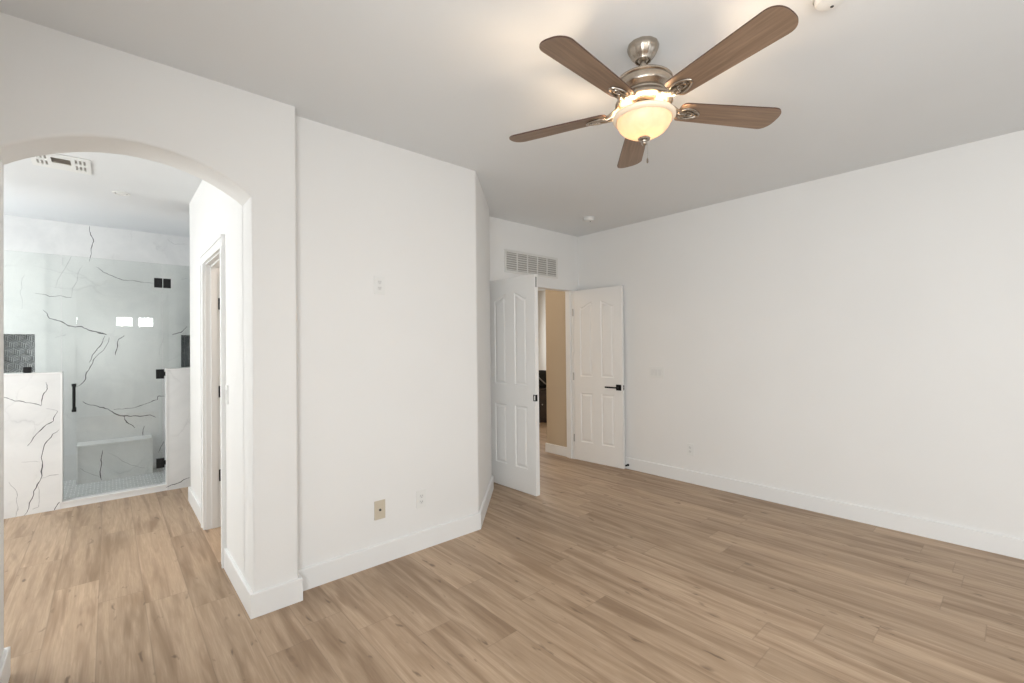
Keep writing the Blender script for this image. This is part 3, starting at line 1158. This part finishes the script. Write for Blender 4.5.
# local: front looks to -y
bx(b, -.45, .45, -.22, .22, .06, .585, bev=.004)
bx(b, -.47, .47, -.235, .235, .585, .615, bev=.004)
bx(b, -.43, .43, -.20, .20, 0, .06)
obj('body', b, M['brown'], t)
for s in (-1, 1):
    d = obj('door', box(s * .225 - .205, s * .225 + .205, -.238, -.221, .09, .56, bev=.004), M['brown'], t)
    b = bmesh.new()
    tube(b, [(s * .05, -.239, .33), (s * .05, -.255, .33)], .011, 12)
    obj('knob', b, M['steel'], d)
t2 = thing('bag', 'black soft bag with grey strap resting on the dark cabinet', 'bag', (5.95, 5.95, .615), R(44) - PI / 2 + R(2))
b = bmesh.new()
tt = bmesh.new()
bmesh.ops.create_icosphere(tt, subdivisions=4, radius=1)
for v in tt.verts:
    x, y, z = v.co
    e = .55
    f = lambda q: math.copysign(abs(q) ** e, q)
    x, y, z = f(x) * .30, f(y) * .12, f(z)
    z = (z + 1) / 2
    s = 1 - .22 * z
    v.co = (x * s * (1 + .04 * math.sin(9 * z + 4 * x)), y * s, z * .32)
join(b, tt)
obj('bag_body', b, M['bag'], t2, smooth=True)
b = bmesh.new()
tube(b, [(.20, -.125, .02), (.10, -.135, .09), (-.02, -.13, .20), (-.12, -.10, .30), (-.14, .02, .335), (-.14, .09, .28)], .013, 8)
obj('strap', b, M['strap'], t2, smooth=True)

# ---------------------------------------------------------------- ceiling fan
FX, FY = 1.800, 1.1175
fan = thing('ceiling_fan', 'five blade brown wood ceiling fan with brushed nickel body and lit alabaster bowl', 'ceiling fan', (FX, FY, H))
Z = lambda z: z - H
b = bmesh.new()
lathe(b, [(0, Z(2.7395)), (.067, Z(2.7395)), (.069, Z(2.733)), (.068, Z(2.724)), (.064, Z(2.712)), (.056, Z(2.697)), (.046, Z(2.684)), (.037, Z(2.676)), (.035, Z(2.670)), (.030, Z(2.670)), (.028, Z(2.678)), (.0, Z(2.690))], 96, flute=.012)
obj('canopy', b, M['nickel'], fan, smooth=True)
b = bmesh.new()
lathe(b, [(.0, Z(2.700)), (.026, Z(2.695)), (.029, Z(2.682)), (.022, Z(2.670)), (.013, Z(2.666)), (.0125, Z(2.62)), (0, Z(2.62))], 32)
obj('downrod', b, M['nickel'], fan, smooth=True)
b = bmesh.new()
lathe(b, [(.0, Z(2.6280)), (.024, Z(2.6280)), (.028, Z(2.6130)), (.050, Z(2.6040)), (.090, Z(2.5940)), (.120, Z(2.5820)), (.1265, Z(2.5750)), (.1265, Z(2.5690)), (.122, Z(2.5650)), (.124, Z(2.5600)), (.124, Z(2.5380)), (.120, Z(2.5310)),
          (.108, Z(2.5240)), (.107, Z(2.5220)), (.098, Z(2.5160)), (.097, Z(2.5100)), (.090, Z(2.5040)), (.088, Z(2.5000)), (.082, Z(2.4920)), (.04, Z(2.4880)), (0, Z(2.4880))], 72)
obj('motor_housing', b, M['nickel'], fan, smooth=True)
b = bmesh.new()
lathe(b, [(0, Z(2.4885)), (.112, Z(2.4885)), (.122, Z(2.486)), (.125, Z(2.481)), (.125, Z(2.474)), (.119, Z(2.469)), (.095, Z(2.468)), (.092, Z(2.472)), (.045, Z(2.470)), (.033, Z(2.464)), (.031, Z(2.445)), (.058, Z(2.438)), (.060, Z(2.432)), (0, Z(2.430))], 60)
obj('switch_housing', b, M['nickel'], fan, smooth=True)
# light kit: glass bowl hung from a centre rod, open round its top
b = bmesh.new()
prof = [(.112, 2.404), (.1175, 2.399), (.1185, 2.392), (.1165, 2.381), (.109, 2.364),
        (.094, 2.347), (.073, 2.334), (.048, 2.326), (.020, 2.322), (.010, 2.322), (.010, 2.326), (.046, 2.330), (.070, 2.338), (.090, 2.351), (.104, 2.367), (.111, 2.383), (.112, 2.404)]
lathe(b, [(r_, Z(z_ + .008)) for r_, z_ in prof], 72)
bowl = obj('lamp_shade', b, M['bowl'], fan, smooth=True)
b = bmesh.new()
prof = [(.112, 2.4045), (.118, 2.412), (.126, 2.417), (.133, 2.416), (.1375, 2.410), (.1370, 2.403), (.132, 2.397), (.124, 2.394), (.1205, 2.3935), (.119, 2.399), (.112, 2.4045)]
lathe(b, [(r_, Z(z_ + .008)) for r_, z_ in prof], 72)
obj('shade_rim', b, M['rim'], fan, smooth=True)
b = bmesh.new()
lathe(b, [(0, Z(2.44)), (.006, Z(2.44)), (.006, Z(2.3250)), (.024, Z(2.3245)), (.028, Z(2.3200)), (.024, Z(2.3140)), (.012, Z(2.3110)), (.010, Z(2.3060)), (.014, Z(2.3000)), (.011, Z(2.2930)), (.004, Z(2.2890)), (0, Z(2.2880))], 32)
obj('finial', b, M['nickel'], fan, smooth=True)
for k in range(3):
    b = bmesh.new()
    an = R(20 + 120 * k)
    x, y = .050 * math.cos(an), .050 * math.sin(an)
    lathe(b, [(0, Z(2.438)), (.012, Z(2.438)), (.013, Z(2.418)), (0, Z(2.416))], 16, cx=x, cy=y)
    obj('lamp_socket', b, M['nickel'], fan, smooth=True)
for k in range(3):
    an = R(20 + 120 * k)
    x, y = .045 * math.cos(an), .045 * math.sin(an)
    L = bulb('fan_bulb', (FX + x, FY + y, 2.372), 6.6, (1.0, 0.75, 0.50), .022)
b = bmesh.new()
for i in range(16):
    z = Z(2.300) - .0042 * i
    lathe(b, [(0, z + .0016), (.0014, z), (0, z - .0016)], 6, cx=.012, cy=-.008)
tube(b, [(.012, -.008, Z(2.322)), (.012, -.008, Z(2.233))], .0005, 5)
lathe(b, [(0, Z(2.236)), (.0035, Z(2.230)), (.0045, Z(2.215)), (0, Z(2.210))], 12, cx=.012, cy=-.008)
obj('pull_chain', b, M['nickel'], fan, smooth=True)

ZBL = 2.455
PITCH = R(-11)


def blade_outline():
    L0, L1 = .165, .665
    pts = []
    hw0, hw1 = .056, .071

    def hw(x):
        return hw0 + (hw1 - hw0) * min(1, (x - L0) / (L1 - L0 - .05))
    # root, corners rounded
    for an in range(0, 91, 15):
        a_ = R(180 + an)
        pts.append((L0 + .025 + .025 * math.cos(a_), -hw(L0) + .025 + .025 * math.sin(a_)))
    for i in range(-14, 15):
        t_ = i / 14
        q_ = math.sin(t_ * PI / 2)
        pts.append((L1 - .052 + .052 * (1 - abs(q_) ** 2.6) ** (1 / 2.0) if abs(q_) < .9999 else L1 - .056, hw(L1) * q_))
    for an in range(0, 91, 15):
        a_ = R(90 + an)
        pts.append((L0 + .025 + .025 * math.cos(a_), hw(L0) - .025 + .025 * math.sin(a_)))
    return pts


bout = blade_outline()
for k in range(5):
    ang = -1.8205 - k * 2 * PI / 5
    rot = Matrix.Rotation(ang, 4, 'Z')
    # blade: own object in its own frame so that the grain runs along it
    b = prism(bmesh.new(), bout, 'z', -.003, .003)
    for f_ in b.faces:
        f_.normal_update()
        if abs(f_.normal.z) < .5:
            f_.material_index = 1
    bl = obj('blade', b, None, fan, mats=[M['blade'], M['bladeedge']])
    bl.matrix_local = Matrix.Translation((0, 0, Z(ZBL))) @ rot @ Matrix.Rotation(PITCH, 4, 'X')
    # blade iron: curved arm with an open oval medallion screwed under the blade
    b = bmesh.new()
    zz = -.0075
    pitch = Matrix.Rotation(PITCH, 4, 'X')
    t_ = bmesh.new()
    ring = []
    for s_ in range(32):
        q = 2 * PI * s_ / 32
        ring.append((.216 + .048 * math.cos(q), .030 * math.sin(q) * (1.0 - .25 * math.cos(q))))
    prism(t_, ring, 'z', zz, -.0031)
    tube(t_, [(x, y, zz - .002) for x, y in ring] + [(ring[0][0], ring[0][1], zz - .002)], .0055, 8)
    tube(t_, [(.216 + .022 * math.cos(2 * PI * s_ / 20), .012 * math.sin(2 * PI * s_ / 20), zz - .002) for s_ in range(21)], .004, 8)
    lathe(t_, [(.007, zz), (.006, zz - .004), (0, zz - .005)], 12, cx=.216)
    for sx_, sy_ in ((.248, 0), (.190, .014), (.190, -.014)):
        lathe(t_, [(.004, zz - .002), (.0035, zz - .006), (0, zz - .007)], 10, cx=sx_, cy=sy_)
    t_.transform(pitch)
    join(b, t_)
    for s_ in (-1, 1):
        tube(b, [(.100, s_ * .012, .022), (.112, s_ * .020, .018), (.120, s_ * .026, .010), (.150, s_ * .024, -.006), (.180, s_ * .014, -.011), (.200, s_ * .013, -.011)], [.008, .0075, .007, .007, .007, .006], 8)
    tube(b, [(.100, 0, .022), (.118, 0, .016), (.140, 0, .0), (.170, 0, -.012), (.195, 0, -.010)], [.010, .009, .008, .008, .007], 8)
    ir = obj('blade_iron', b, M['nickel'], fan, smooth=True)
    ir.matrix_local = Matrix.Translation((0, 0, Z(ZBL))) @ rot
